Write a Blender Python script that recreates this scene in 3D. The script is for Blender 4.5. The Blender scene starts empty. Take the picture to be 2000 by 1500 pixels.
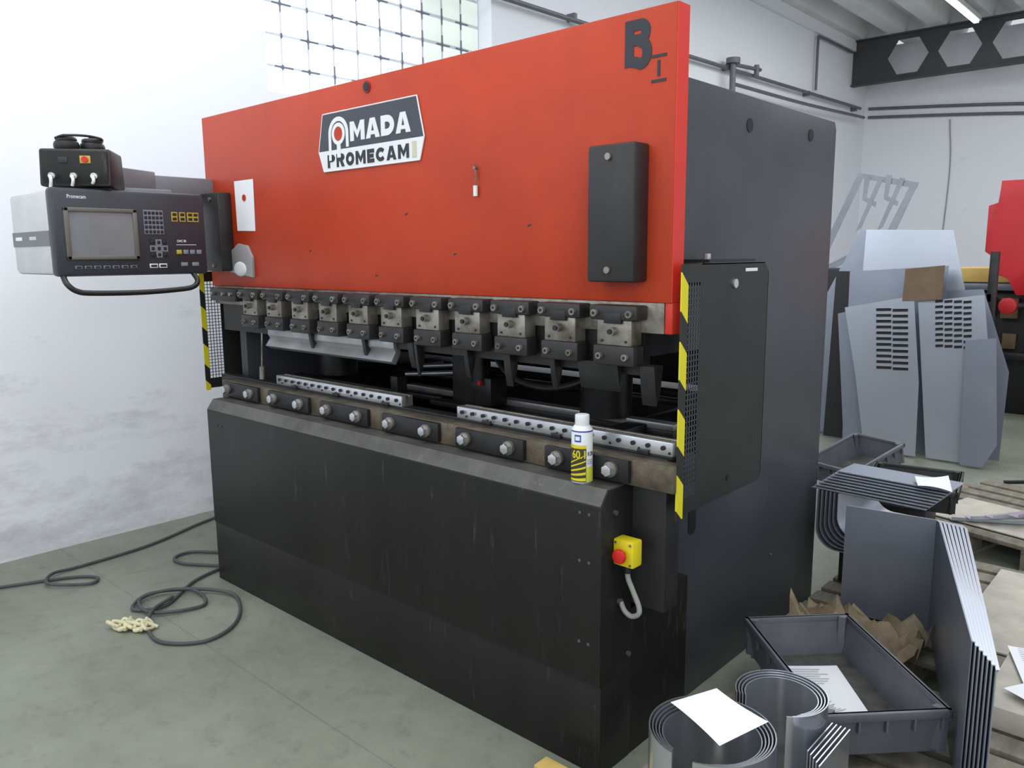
import bpy, bmesh, math, random
from mathutils import Vector, Matrix
random.seed(7)
D=bpy.data; S=bpy.context.scene; COL=S.collection

# ---------------- materials ----------------
def lin(c):
    r=[]
    for v in c[:3]:
        v=v/255.0
        r.append(v/12.92 if v<=0.04045 else ((v+0.055)/1.055)**2.4)
    return (r[0],r[1],r[2],1.0)
def mat(name,c,rough=0.5,metal=0.0,ns=6.0,amt=0.15,bump=0.0,c2=None,spec=0.5,detail=6.0,scratch=0.0,emis=0.0,stretch=None):
    m=D.materials.new(name); m.use_nodes=True
    nt=m.node_tree; N=nt.nodes; L=nt.links
    b=N['Principled BSDF']
    b.inputs['Roughness'].default_value=rough; b.inputs['Metallic'].default_value=metal
    b.inputs['Specular IOR Level'].default_value=spec
    g=N.new('ShaderNodeNewGeometry'); mp=N.new('ShaderNodeMapping')
    if stretch: mp.inputs['Scale'].default_value=stretch
    L.new(g.outputs['Position'],mp.inputs['Vector'])
    n=N.new('ShaderNodeTexNoise'); n.inputs['Scale'].default_value=ns; n.inputs['Detail'].default_value=detail
    n.inputs['Roughness'].default_value=0.65
    L.new(mp.outputs[0],n.inputs['Vector'])
    r=N.new('ShaderNodeValToRGB'); r.color_ramp.elements[0].position=0.32; r.color_ramp.elements[1].position=0.68
    a=lin(c)
    if c2 is None:
        lo=tuple(x*(1-amt) for x in a[:3])+(1,); hi=tuple(min(1,x*(1+amt)) for x in a[:3])+(1,)
    else: lo=lin(c2); hi=a
    r.color_ramp.elements[0].color=lo; r.color_ramp.elements[1].color=hi
    L.new(n.outputs['Fac'],r.inputs['Fac'])
    out=r.outputs['Color']
    if scratch>0:
        n2=N.new('ShaderNodeTexNoise'); n2.inputs['Scale'].default_value=22; n2.inputs['Detail'].default_value=8
        n2.inputs['Roughness'].default_value=0.8
        L.new(mp.outputs[0],n2.inputs['Vector'])
        r2=N.new('ShaderNodeValToRGB'); r2.color_ramp.elements[0].position=0.58; r2.color_ramp.elements[1].position=0.70
        r2.color_ramp.elements[0].color=(0,0,0,1); r2.color_ramp.elements[1].color=(scratch,)*3+(1,)
        L.new(n2.outputs['Fac'],r2.inputs['Fac'])
        mx=N.new('ShaderNodeMix'); mx.data_type='RGBA'
        L.new(r2.outputs['Color'],mx.inputs[0]); L.new(out,mx.inputs[6])
        mx.inputs[7].default_value=tuple(min(1,x*2.2+0.07) for x in a[:3])+(1,)
        out=mx.outputs[2]
    L.new(out,b.inputs['Base Color'])
    if bump>0:
        bn=N.new('ShaderNodeBump'); bn.inputs['Strength'].default_value=bump; bn.inputs['Distance'].default_value=0.01
        L.new(n.outputs['Fac'],bn.inputs['Height']); L.new(bn.outputs['Normal'],b.inputs['Normal'])
    return m
RED=mat('red_paint',(182,58,27),0.46,0,2.5,0.12,scratch=0.14,spec=0.35)
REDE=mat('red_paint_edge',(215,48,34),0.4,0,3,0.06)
BLK=mat('black_paint',(36,36,37),0.45,0,5,0.25,0.05,scratch=0.18)
BLKC=mat('black_cover_paint',(27,27,26),0.45,0,2,0.3,0.04,scratch=0.5,stretch=(1.6,1,.22),spec=0.35)
GRY=mat('anthracite_paint',(64,67,74),0.38,0,3,0.12,0.05,scratch=0.14)
ARM=mat('arm_paint',(110,114,120),0.4,0,3,0.1)
TOPG=mat('worn_sunlit_table_paint',(86,86,82),0.42,0.2,7,0.3,0.05,scratch=0.5)  # worn paint, its colour also lightened to suggest sunlight on ledge and chamfer
DK=mat('dark_plastic',(24,24,26),0.5,0,8,0.2)
DKG=mat('dark_steel',(44,44,46),0.4,0.4,9,0.3,scratch=0.35)
STL=mat('worn_steel',(160,156,148),0.35,0.55,14,0.3,0.04,c2=(98,91,80))
BRT=mat('bright_steel',(200,203,208),0.26,0.75,10,0.12)
PUN=mat('punch_steel',(158,160,163),0.35,0.6,8,0.15)
GALV=mat('galvanised_sheet',(184,191,203),0.33,0.66,1.5,0.05)
GALR=mat('galvanised_roll',(205,210,218),0.24,0.9,2,0.05)
GALD=mat('galvanised_sheet_dull',(142,149,162),0.4,0.6,1.5,0.08)
RUST=mat('rusty_steel',(118,108,92),0.5,0.4,12,0.3,c2=(70,63,54))
WHT=mat('white_paint',(235,235,235),0.5,0,5,0.03)
PAP=mat('paper_white',(238,240,244),0.8,0,5,0.02)
LOGOB=mat('plate_charcoal',(58,64,74),0.4,0,5,0.08)
LETB=mat('letter_black',(38,42,52),0.5,0,5,0.1)
LOGOW=mat('plate_white',(228,230,233),0.4,0,5,0.03)
YEL=mat('yellow_paint',(225,205,30),0.45,0,9,0.08)
REDB=mat('button_red',(205,35,30),0.35,0,5,0.05)
CONL=mat('console_shell_grey',(196,198,200),0.5,0,8,0.06)
CONB=mat('console_band_grey',(110,112,118),0.5,0,8,0.06)
CONF=mat('console_face_charcoal',(52,55,63),0.45,0,8,0.08)
BEZ=mat('console_bezel_taupe',(104,102,96),0.5,0,8,0.08)
KEY=mat('console_key_grey',(128,134,148),0.5,0,8,0.05)
KEYD=mat('console_key_dark',(34,36,42),0.5,0,8,0.05)
KEYY=mat('console_key_yellow',(190,165,60),0.5,0,8,0.05)
SCR=mat('crt_glass',(122,126,130),0.12,0,3,0.15)
CAB=mat('rubber_cable',(72,74,76),0.6,0,8,0.2)
CABG=mat('grey_conduit',(150,152,145),0.5,0,8,0.1)
CRM=mat('cream_cord',(205,200,165),0.7,0,20,0.15)
WOOD=mat('pallet_wood',(138,132,118),0.75,0,6,0.2,0.1,c2=(98,92,81),stretch=(3,1,1))
WOODY=mat('fresh_wood',(200,170,95),0.7,0,6,0.15)
BRN=mat('brown_card',(158,142,118),0.85,0,12,0.2,0.2,c2=(116,103,84))
PALE=mat('pale_card',(186,180,168),0.85,0,8,0.15,0.1)
BIN=mat('grey_bin_plastic',(98,101,109),0.45,0,7,0.15,0.03)
BIND=mat('dark_bin_plastic',(50,50,52),0.5,0,7,0.15)
DUST=mat('dusty_bin_floor',(88,87,84),0.8,0,14,0.3,c2=(54,54,54))
PIPE=mat('pipe_grey',(105,108,112),0.5,0.3,8,0.1)
BEAM=mat('beam_dark_grey',(66,66,68),0.6,0,3,0.15)
CEILM=mat('ceiling_paint',(218,220,221),0.7,0,1.5,0.08)
BRPL=mat('brown_panel',(112,92,70),0.6,0.2,8,0.15)
REDM=mat('machine_red_far',(190,32,40),0.45,0,3,0.1)
CLR=mat('smoky_plastic',(150,150,152),0.25,0,8,0.1)
BLUE=mat('label_blue',(40,80,170),0.4,0,8,0.05)
HOLE=mat('hole_rim',(120,40,28),0.5)

def stripe_mat():
    m=D.materials.new('hazard_stripe_paint'); m.use_nodes=True
    nt=m.node_tree;N=nt.nodes;L=nt.links;b=N['Principled BSDF'];b.inputs['Roughness'].default_value=0.5
    g=N.new('ShaderNodeNewGeometry');s=N.new('ShaderNodeSeparateXYZ');L.new(g.outputs['Position'],s.inputs[0])
    a=N.new('ShaderNodeMath');a.operation='MULTIPLY_ADD';L.new(s.outputs['Y'],a.inputs[0]);a.inputs[1].default_value=1.0;L.new(s.outputs['Z'],a.inputs[2])
    c=N.new('ShaderNodeMath');c.operation='MULTIPLY_ADD';L.new(a.outputs[0],c.inputs[0]);c.inputs[1].default_value=5.2;c.inputs[2].default_value=0.75
    f=N.new('ShaderNodeMath');f.operation='FRACT';L.new(c.outputs[0],f.inputs[0])
    h=N.new('ShaderNodeMath');h.operation='GREATER_THAN';L.new(f.outputs[0],h.inputs[0]);h.inputs[1].default_value=0.44
    mx=N.new('ShaderNodeMix');mx.data_type='RGBA';L.new(h.outputs[0],mx.inputs[0]);mx.inputs[6].default_value=lin((36,36,34));mx.inputs[7].default_value=lin((222,210,34))
    L.new(mx.outputs[2],b.inputs['Base Color']);return m
STR=stripe_mat()

def wall_mat():
    m=D.materials.new('whitewashed_wall');m.use_nodes=True
    nt=m.node_tree;N=nt.nodes;L=nt.links;b=N['Principled BSDF'];b.inputs['Roughness'].default_value=0.8
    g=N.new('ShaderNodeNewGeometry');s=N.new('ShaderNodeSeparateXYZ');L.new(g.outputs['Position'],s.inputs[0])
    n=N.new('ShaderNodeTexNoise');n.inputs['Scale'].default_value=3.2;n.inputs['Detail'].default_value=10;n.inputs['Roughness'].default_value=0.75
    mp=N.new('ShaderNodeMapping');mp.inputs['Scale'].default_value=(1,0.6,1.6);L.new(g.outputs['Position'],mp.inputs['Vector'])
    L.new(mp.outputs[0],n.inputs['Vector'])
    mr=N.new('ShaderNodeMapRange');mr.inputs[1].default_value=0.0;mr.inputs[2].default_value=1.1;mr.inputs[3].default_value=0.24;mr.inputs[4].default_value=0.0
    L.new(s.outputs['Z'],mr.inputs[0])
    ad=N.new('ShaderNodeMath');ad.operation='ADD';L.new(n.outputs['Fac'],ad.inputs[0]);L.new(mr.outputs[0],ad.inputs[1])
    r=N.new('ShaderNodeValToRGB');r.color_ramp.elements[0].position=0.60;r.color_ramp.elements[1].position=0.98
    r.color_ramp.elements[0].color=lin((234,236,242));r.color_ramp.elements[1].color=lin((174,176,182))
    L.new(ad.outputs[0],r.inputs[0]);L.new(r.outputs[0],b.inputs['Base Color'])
    bn=N.new('ShaderNodeBump');bn.inputs['Strength'].default_value=0.12;bn.inputs['Distance'].default_value=0.02
    L.new(n.outputs['Fac'],bn.inputs['Height']);L.new(bn.outputs[0],b.inputs['Normal']);return m
WALL=wall_mat()
def floor_mat():
    m=D.materials.new('concrete_floor');m.use_nodes=True
    nt=m.node_tree;N=nt.nodes;L=nt.links;b=N['Principled BSDF'];b.inputs['Roughness'].default_value=0.5
    g=N.new('ShaderNodeNewGeometry')
    n=N.new('ShaderNodeTexNoise');n.inputs['Scale'].default_value=1.3;n.inputs['Detail'].default_value=10;n.inputs['Roughness'].default_value=0.7
    L.new(g.outputs['Position'],n.inputs['Vector'])
    r=N.new('ShaderNodeValToRGB');r.color_ramp.elements[0].position=0.3;r.color_ramp.elements[1].position=0.7
    r.color_ramp.elements[0].color=lin((110,115,101));r.color_ramp.elements[1].color=lin((140,145,130))
    L.new(n.outputs['Fac'],r.inputs[0])
    n2=N.new('ShaderNodeTexNoise');n2.inputs['Scale'].default_value=9;n2.inputs['Detail'].default_value=12;n2.inputs['Roughness'].default_value=0.8
    L.new(g.outputs['Position'],n2.inputs['Vector'])
    r2=N.new('ShaderNodeValToRGB');r2.color_ramp.elements[0].position=0.52;r2.color_ramp.elements[1].position=0.72
    r2.color_ramp.elements[0].color=(0,0,0,1);r2.color_ramp.elements[1].color=(.6,.6,.6,1)
    L.new(n2.outputs['Fac'],r2.inputs[0])
    mx=N.new('ShaderNodeMix');mx.data_type='RGBA';L.new(r2.outputs[0],mx.inputs[0]);L.new(r.outputs[0],mx.inputs[6]);mx.inputs[7].default_value=lin((84,87,77))
    mp=N.new('ShaderNodeMapping');mp.inputs['Location'].default_value=(0.3,0.25,0);L.new(g.outputs['Position'],mp.inputs['Vector'])
    br=N.new('ShaderNodeTexBrick');br.inputs['Scale'].default_value=1.0;br.inputs['Mortar Size'].default_value=0.004;br.inputs['Brick Width'].default_value=5.4;br.inputs['Row Height'].default_value=0.85
    br.inputs['Color1'].default_value=(0,0,0,1);br.inputs['Color2'].default_value=(0,0,0,1);br.inputs['Mortar'].default_value=(.35,.35,.35,1);br.offset=0.0
    L.new(mp.outputs[0],br.inputs['Vector'])
    m2=N.new('ShaderNodeMix');m2.data_type='RGBA';L.new(br.outputs['Color'],m2.inputs[0]);L.new(mx.outputs[2],m2.inputs[6]);m2.inputs[7].default_value=lin((90,92,84))
    L.new(m2.outputs[2],b.inputs['Base Color'])
    bn=N.new('ShaderNodeBump');bn.inputs['Strength'].default_value=0.1;bn.inputs['Distance'].default_value=0.01
    L.new(n2.outputs['Fac'],bn.inputs['Height']);L.new(bn.outputs[0],b.inputs['Normal']);return m
FLOOR=floor_mat()
def emit_mat(name,c,s):
    m=D.materials.new(name);m.use_nodes=True;b=m.node_tree.nodes['Principled BSDF']
    b.inputs['Base Color'].default_value=lin(c);b.inputs['Emission Color'].default_value=lin(c);b.inputs['Emission Strength'].default_value=s
    return m
GLB=emit_mat('glass_block_daylit',(240,246,255),1.3)
GLB2=emit_mat('glass_block_tinted',(214,222,214),0.42)
TUBE=emit_mat('lamp_tube',(250,250,240),3.0)

# ---------------- mesh builder ----------------
def crom(P,n=8):
    P=[Vector(p) for p in P]; Q=[P[0]*2-P[1]]+P+[P[-1]*2-P[-2]]; out=[]
    for i in range(1,len(Q)-2):
        a,b,c,d=Q[i-1:i+3]
        for k in range(n):
            t=k/n
            out.append(0.5*((2*b)+(c-a)*t+(2*a-5*b+4*c-d)*t*t+(3*b-a-3*c+d)*t**3))
    out.append(P[-1]); return out
def strip(P,th,closed=False):
    P=[Vector((p[0],p[1])) for p in P]; L2=[];R2=[]; N=len(P)
    for i,p in enumerate(P):
        if closed:
            d0=(P[i]-P[i-1]).normalized(); d1=(P[(i+1)%N]-P[i]).normalized()
        else:
            d0=(P[i]-P[i-1]).normalized() if i else (P[1]-P[0]).normalized()
            d1=(P[i+1]-P[i]).normalized() if i<N-1 else d0
        n0=Vector((-d0.y,d0.x)); n1=Vector((-d1.y,d1.x)); n=(n0+n1).normalized(); s=th/2/max(0.4,n.dot(n0))
        L2.append(tuple(p+n*s)); R2.append(tuple(p-n*s))
    return L2,R2
def stripe(P,th):
    a,b=strip(P,th); return a+b[::-1]
class MB:
    def __init__(s): s.bm=bmesh.new(); s.mats=[]
    def mi(s,m):
        if m not in s.mats: s.mats.append(m)
        return s.mats.index(m)
    def add(s,t,m,M=None):
        i=s.mi(m)
        for f in t.faces: f.material_index=i
        if M is not None: bmesh.ops.transform(t,matrix=M,verts=t.verts)
        bmesh.ops.recalc_face_normals(t,faces=t.faces)
        me=D.meshes.new('tmp'); t.to_mesh(me); t.free(); s.bm.from_mesh(me); D.meshes.remove(me); return s
    def xf(s,M): bmesh.ops.transform(s.bm,matrix=M,verts=s.bm.verts); return s
    def box(s,x0,x1,y0,y1,z0,z1,m,bev=0.0,M=None):
        t=bmesh.new(); bmesh.ops.create_cube(t,size=1)
        for v in t.verts: v.co=Vector(((x0+x1)/2+v.co.x*(x1-x0),(y0+y1)/2+v.co.y*(y1-y0),(z0+z1)/2+v.co.z*(z1-z0)))
        if bev>0: bmesh.ops.bevel(t,geom=t.edges[:],offset=bev,segments=2,affect='EDGES',profile=0.5)
        return s.add(t,m,M)
    def cyl(s,p0,p1,r,m,seg=20,r2=None,bev=0.0):
        p0=Vector(p0);p1=Vector(p1);d=p1-p0
        t=bmesh.new(); bmesh.ops.create_cone(t,cap_ends=True,segments=seg,radius1=r,radius2=r if r2 is None else r2,depth=d.length)
        if bev>0:
            es=[e for e in t.edges if abs(e.verts[0].co.z-e.verts[1].co.z)<1e-6]
            bmesh.ops.bevel(t,geom=es,offset=bev,segments=2,affect='EDGES',profile=0.5)
        return s.add(t,m,Matrix.Translation((p0+p1)/2)@d.to_track_quat('Z','Y').to_matrix().to_4x4())
    def prism(s,pts,ax,d0,d1,m,bev=0.0,M=None):
        t=bmesh.new()
        def P(p,d):
            return {'x':(d,p[0],p[1]),'y':(p[0],d,p[1]),'z':(p[0],p[1],d)}[ax]
        vs=[t.verts.new(P(p,d0)) for p in pts]; ws=[t.verts.new(P(p,d1)) for p in pts]
        n=len(pts); t.faces.new(vs); t.faces.new(ws)
        for i in range(n): t.faces.new((vs[i],vs[(i+1)%n],ws[(i+1)%n],ws[i]))
        if bev>0: bmesh.ops.bevel(t,geom=t.edges[:],offset=bev,segments=2,affect='EDGES',profile=0.5)
        return s.add(t,m,M)
    def ring(s,A,B,ax,d0,d1,m):
        t=bmesh.new()
        def P(p,d): return {'x':(d,p[0],p[1]),'y':(p[0],d,p[1]),'z':(p[0],p[1],d)}[ax]
        a0=[t.verts.new(P(p,d0)) for p in A];b0=[t.verts.new(P(p,d0)) for p in B];a1=[t.verts.new(P(p,d1)) for p in A];b1=[t.verts.new(P(p,d1)) for p in B]
        n=len(A)
        for i in range(n):
            j=(i+1)%n
            t.faces.new((a0[i],a0[j],b0[j],b0[i]));t.faces.new((a1[i],a1[j],b1[j],b1[i]));t.faces.new((a0[i],a0[j],a1[j],a1[i]));t.faces.new((b0[i],b0[j],b1[j],b1[i]))
        return s.add(t,m)
    def tube(s,P,r,m,seg=10,smooth=8):
        pts=crom(P,smooth) if smooth else [Vector(p) for p in P]
        t=bmesh.new(); rings=[]; up=None
        for i,p in enumerate(pts):
            d=(pts[min(i+1,len(pts)-1)]-pts[max(i-1,0)]).normalized()
            if up is None:
                up=Vector((0,0,1)) if abs(d.z)<0.9 else Vector((1,0,0))
            up=(up-d*up.dot(d)).normalized(); q=d.cross(up)
            rings.append([t.verts.new(p+(up*math.cos(2*math.pi*k/seg)+q*math.sin(2*math.pi*k/seg))*r) for k in range(seg)])
        for a,b in zip(rings,rings[1:]):
            for k in range(seg): t.faces.new((a[k],a[(k+1)%seg],b[(k+1)%seg],b[k]))
        t.faces.new(rings[0]); t.faces.new(rings[-1])
        return s.add(t,m)
    def sphere(s,c,r,m,sc=(1,1,1)):
        t=bmesh.new(); bmesh.ops.create_uvsphere(t,u_segments=20,v_segments=12,radius=r)
        return s.add(t,m,Matrix.Translation(c)@Matrix.Diagonal((*sc,1)))
    def text(s,txt,u0,u1,v0,v1,d,m,plane='y',off=0.0,th=0.002,cylr=None,sp=1.0):
        cu=D.curves.new('t','FONT'); cu.body=txt; cu.size=1; cu.offset=off; cu.extrude=0.01; cu.resolution_u=4; cu.space_character=sp
        o=D.objects.new('t',cu); COL.objects.link(o)
        dg=bpy.context.evaluated_depsgraph_get(); me=D.meshes.new_from_object(o.evaluated_get(dg))
        t=bmesh.new(); t.from_mesh(me); D.objects.remove(o); D.meshes.remove(me); D.curves.remove(cu)
        xs=[v.co.x for v in t.verts]; ys=[v.co.y for v in t.verts]
        x0,x1,y0,y1=min(xs),max(xs),min(ys),max(ys)
        for v in t.verts:
            a=u0+(v.co.x-x0)/(x1-x0)*(u1-u0); b=v0+(v.co.y-y0)/(y1-y0)*(v1-v0); e=(1 if v.co.z>0 else 0)*th
            if plane=='y': v.co=(a,d-e,b)
            elif plane=='x': v.co=(d+e,a,b)
            elif plane=='z': v.co=(a,b,d+e)
            elif plane=='cyl':
                cx,cy,R=cylr; ang=a; v.co=(cx+(R+e)*math.cos(ang),cy+(R+e)*math.sin(ang),b)
        return s.add(t,m)
    def letters(s,txt,x0,x1,z0,z1,y,m,st,gap):
        """heavy block capitals drawn as outline polygons on a plane facing -Y"""
        H=z1-z0; wd={'M':1.18,'I':0.3,'E':0.82,'A':1.08,'P':0.95}
        tot=sum(wd.get(c,1.0) for c in txt); u=((x1-x0)-gap*(len(txt)-1))/tot; x=x0; h=st/2
        for c in txt:
            W=wd.get(c,1.0)*u; polys=[]; rings=[]
            def arc(cx,cz,rx,rz,a0,a1,n=10): return [(cx+rx*math.cos(math.radians(a0+(a1-a0)*i/n)),cz+rz*math.sin(math.radians(a0+(a1-a0)*i/n))) for i in range(n+1)]
            if c=='M': polys=[[(0,0),(st,0),(st,H*.58),(W/2,H*.12),(W-st,H*.58),(W-st,0),(W,0),(W,H),(W-st*1.05,H),(W/2,H*.50),(st*1.05,H),(0,H)]]
            elif c=='A': polys=[[(0,0),(st*1.1,0),(W/2,H*.74),(W-st*1.1,0),(W,0),(W/2+st*.62,H),(W/2-st*.62,H)],[(W*.26,H*.17),(W*.74,H*.17),(W*.66,H*.36),(W*.34,H*.36)]]
            elif c=='E': polys=[[(0,0),(W,0),(W,st),(st,st),(st,H/2-h),(W*.9,H/2-h),(W*.9,H/2+h),(st,H/2+h),(st,H-st),(W,H-st),(W,H),(0,H)]]
            elif c=='D': rings=[[(h,h),(h,H-h)]+arc(W*.45,H/2,W*.55-h,H/2-h,90,-90)]
            elif c=='O': rings=[arc(W/2,H/2,W/2-h,H/2-h,0,-342,19)]
            elif c=='C': polys=[stripe(arc(W*.54,H/2,W*.54-h,H/2-h,38,322,18),st)]
            elif c in 'PRB':
                polys=[[(0,0),(st,0),(st,H),(0,H)]]
                polys.append(stripe([(st*.8,H-h),(W*.55,H-h)]+arc(W*.6,H*.72,W*.4-h if c!='B' else W*.34-h,H*.28-h,90,-90)+[(st*.8,H*.44+h)],st))
                if c=='R': polys.append([(W*.42,H*.46),(W*.42+st*1.2,H*.46),(W,0),(W-st*1.25,0)])
                if c=='B': polys.append(stripe([(st*.8,H*.44+h),(W*.55,H*.44+h)]+arc(W*.6,H*.27,W*.4-h,H*.27-h+st*.35,82,-90)+[(st*.8,h)],st))
            for k,p in enumerate(polys): s.prism([(x+a,z0+b) for a,b in p],'y',y-0.0016-0.0003*k,y,m)
            for k,p in enumerate(rings):
                A,B=strip(p,st,True); s.ring([(x+a,z0+b) for a,b in A],[(x+a,z0+b) for a,b in B],'y',y-0.0016,y,m)
            x+=W+gap
        return s
    def obj(s,name,parent=None,label=None,category=None,kind=None,group=None,smooth=35,origin=None):
        me=D.meshes.new(name); s.bm.to_mesh(me); s.bm.free()
        for m in s.mats: me.materials.append(m)
        vs=[v.co for v in me.vertices]
        lo=Vector([min(v[i] for v in vs) for i in range(3)]); hi=Vector([max(v[i] for v in vs) for i in range(3)])
        c=Vector(((lo.x+hi.x)/2,(lo.y+hi.y)/2,lo.z)) if origin is None else Vector(origin)
        me.transform(Matrix.Translation(-c))
        me.shade_smooth(); me.set_sharp_from_angle(angle=math.radians(smooth))
        o=D.objects.new(name,me); COL.objects.link(o)
        o['_w']=list(c)
        if parent is not None:
            o.parent=parent; o.location=c-Vector(parent['_w'])
        else: o.location=c
        if label:o['label']=label
        if category:o['category']=category
        if kind:o['kind']=kind
        if group:o['group']=group
        return o
def empty(name,loc,label,category,group=None,parent=None):
    o=D.objects.new(name,None); o.empty_display_size=0.1; COL.objects.link(o); o['_w']=list(loc); o.location=loc
    if label:o['label']=label
    if category:o['category']=category
    if group:o['group']=group
    return o
def copytree(o,delta,parent=None):
    kids=list(o.children)
    c=o.copy(); COL.objects.link(c)
    if parent is None: c.location=o.location+Vector(delta)
    else: c.parent=parent
    for k in kids: copytree(k,(0,0,0),c)
    return c

# ---------------- room ----------------
MB().box(-5.1,4.5,-3.5,13.9,-0.1,0,FLOOR).obj('floor',kind='structure')
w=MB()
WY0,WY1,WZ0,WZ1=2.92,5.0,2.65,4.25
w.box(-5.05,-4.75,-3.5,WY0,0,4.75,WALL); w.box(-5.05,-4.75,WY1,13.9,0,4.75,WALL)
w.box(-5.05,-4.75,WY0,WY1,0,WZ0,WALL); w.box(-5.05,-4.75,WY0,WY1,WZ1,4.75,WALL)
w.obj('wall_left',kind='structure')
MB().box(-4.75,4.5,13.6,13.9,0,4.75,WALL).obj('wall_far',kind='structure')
w=MB(); ny=10; nz=8; sx=-0.09
MORT=mat('mortar_joint',(200,205,213),0.8,0,10,0.1)
MORTD=mat('mortar_cross',(108,114,127),0.8,0,10,0.1)
for i in range(ny):
    for j in range(nz):
        y0=WY0+i*0.208; z0=WZ0+j*0.2; g=0.006 if i<5 else 0.009
        w.box(-4.9+sx,-4.80+sx,y0+g,y0+0.208-g,z0+g,z0+0.2-g,GLB if i<7 else GLB2,0.012)
w.box(-4.90+sx,-4.808+sx,WY0,WY1,WZ0,WZ1,MORT)
for i in range(ny+1):
    for j in range(nz+1):
        y0=WY0+i*0.208; z0=WZ0+j*0.2
        if y0<WY1 and z0<WZ1:
            w.box(-4.812+sx,-4.798+sx,y0-0.005,y0+0.005,max(WZ0,z0-0.014),min(WZ1,z0+0.014),MORTD)
            if (i*7+j*3)%5<3: w.box(-4.812+sx,-4.799+sx,max(WY0,y0-0.06),min(WY1,y0+0.08),z0-0.003 if j else z0,z0+0.0035,MORTD)
            if (i*5+j)%4==0 or i>6: w.box(-4.812+sx,-4.799+sx,y0-0.0025,y0+0.0025,max(WZ0,z0-0.05),min(WZ1,z0+0.07),MORTD)
w.obj('window_1',kind='structure')
c=MB(); c.box(-5.05,4.5,-3.5,13.9,4.95,5.05,CEILM)
x=-4.85
while x<4.3:
    c.prism([(x,4.95),(x+0.07,4.75),(x+0.27,4.75),(x+0.34,4.95)],'y',-3.5,13.9,CEILM); x+=0.56
c.obj('ceiling',kind='structure')
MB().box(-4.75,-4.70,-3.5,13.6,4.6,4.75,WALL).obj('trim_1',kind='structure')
# castellated beam
b=MB(); zc=4.42; x=-4.30; p=0.68; R=0.28
b.box(-4.74,x,12.95,12.965,zc-0.31,zc+0.31,BEAM)
while x<3.8:
    cx=x+p/2
    for sg in (1,-1):
        b.prism([(x,zc),(x,zc+sg*0.31),(x+p,zc+sg*0.31),(x+p,zc),(cx+R,zc),(cx+R/2,zc+sg*0.24),(cx-R/2,zc+sg*0.24),(cx-R,zc)],'y',12.95,12.965,BEAM)
    x+=p
b.box(-4.74,x,12.90,13.02,zc-0.33,zc-0.31,BEAM); b.box(-4.74,x,12.90,13.02,zc+0.31,zc+0.33,BEAM)
b.obj('ceiling_beam',label='dark grey castellated steel beam with hexagonal holes under the ceiling',category='beam')
# pipes
q=MB(); q.tube([(-4.68,-2,3.62),(-4.68,5,3.66),(-4.68,9,3.72),(-4.68,13.2,3.80)],0.022,PIPE)
for y in (3,6,8.9,11.2,13): q.box(-4.75,-4.66,y-0.02,y+0.02,3.66+0.01*(y-5),3.72+0.01*(y-5),PIPE)
q.obj('wall_pipe',label='thin grey steel pipe clipped along the white wall',category='pipe')
q=MB(); q.tube([(-4.62,8.9,3.54),(-4.62,11,3.58),(-4.62,13.2,3.66)],0.022,PIPE); q.cyl((-4.62,8.9,3.2),(-4.62,8.9,3.76),0.035,PIPE)
q.cyl((-4.62,8.9,3.76),(-4.62,8.9,3.82),0.08,PIPE); q.cyl((-4.64,8.9,3.76),(-4.62,9.6,3.80),0.022,PIPE); q.cyl((-4.62,9.5,3.72),(-4.62,9.5,3.84),0.03,PIPE)
q.obj('wall_pipe',label='grey pipe with a valve head beside the machine on the wall',category='pipe')
q=MB(); q.tube([(-4.7,11.5,3.84),(-4.7,11.5,4.5),(-4.7,11.55,4.54),(-4.7,11.7,4.56),(-4.7,12.8,4.56)],0.018,PIPE,smooth=4)
q.obj('conduit_pipe',label='thin vertical conduit turning along the top of the white wall',category='pipe')
for dz in (0,-0.13):
    q=MB(); q.tube([(-4.68,13.57,3.84+dz),(-3,13.57,3.70+dz),(-1,13.57,3.5+dz),(2,13.57,3.3+dz)],0.022,PIPE)
    q.obj('wall_pipe',label='thin grey pipe running along the end wall',category='pipe')
q=MB(); q.tube([(-3.5,13.585,3.55),(-3.45,13.585,2.8),(-3.5,13.585,1.4),(-3.52,13.585,0.0)],0.009,CABG)
q.obj('conduit_pipe',label='thin cable conduit dropping down the end wall',category='pipe')
LP=empty('ceiling_lamp',(-3.0,10.7,4.95),'long white fluorescent strip lamp hanging under the ceiling','lamp')
MB().box(-3.05,-2.95,8.8,12.6,4.64,4.70,WHT,0.005).obj('lamp_housing',LP); MB().box(-3.03,-2.97,8.85,12.55,4.61,4.64,TUBE).obj('lamp_tube',LP)
for y in (9.5,12): MB().cyl((-3.0,y,4.70),(-3.0,y,4.95),0.01,PIPE).obj('lamp_rod',LP)

# ---------------- press brake ----------------
PB=empty('press_brake',(-2.53,2.8,0),'large red and black hydraulic press brake on the concrete floor','bending machine')
m=MB(); m.box(-3.87,-1.205,2.0,2.06,1.46,2.275,RED,0.004)
m.obj('ram',PB,label='red painted ram plate')
MB().box(-1.2055,-1.2025,2.001,2.059,1.462,2.273,REDE).obj('ram_edge',PB)
MB().box(-1.228,-1.2025,2.005,2.058,1.37,1.462,REDE,0.003).obj('ram_tab',PB)
m=MB(); m.box(-3.86,-1.23,2.005,2.055,1.37,1.46,STL,0.002); m.box(-3.80,-1.3,2.015,2.045,1.24,1.37,DK)
m.obj('ram_tongue',PB,label='bare worn steel lower edge')
m=MB()
m.cyl((-2.56,1.996,2.24),(-2.56,2.01,2.24),0.022,HOLE); m.cyl((-2.56,1.994,2.24),(-2.56,2.01,2.24),0.015,DK)
m.obj('ram_hole',PB)
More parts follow.
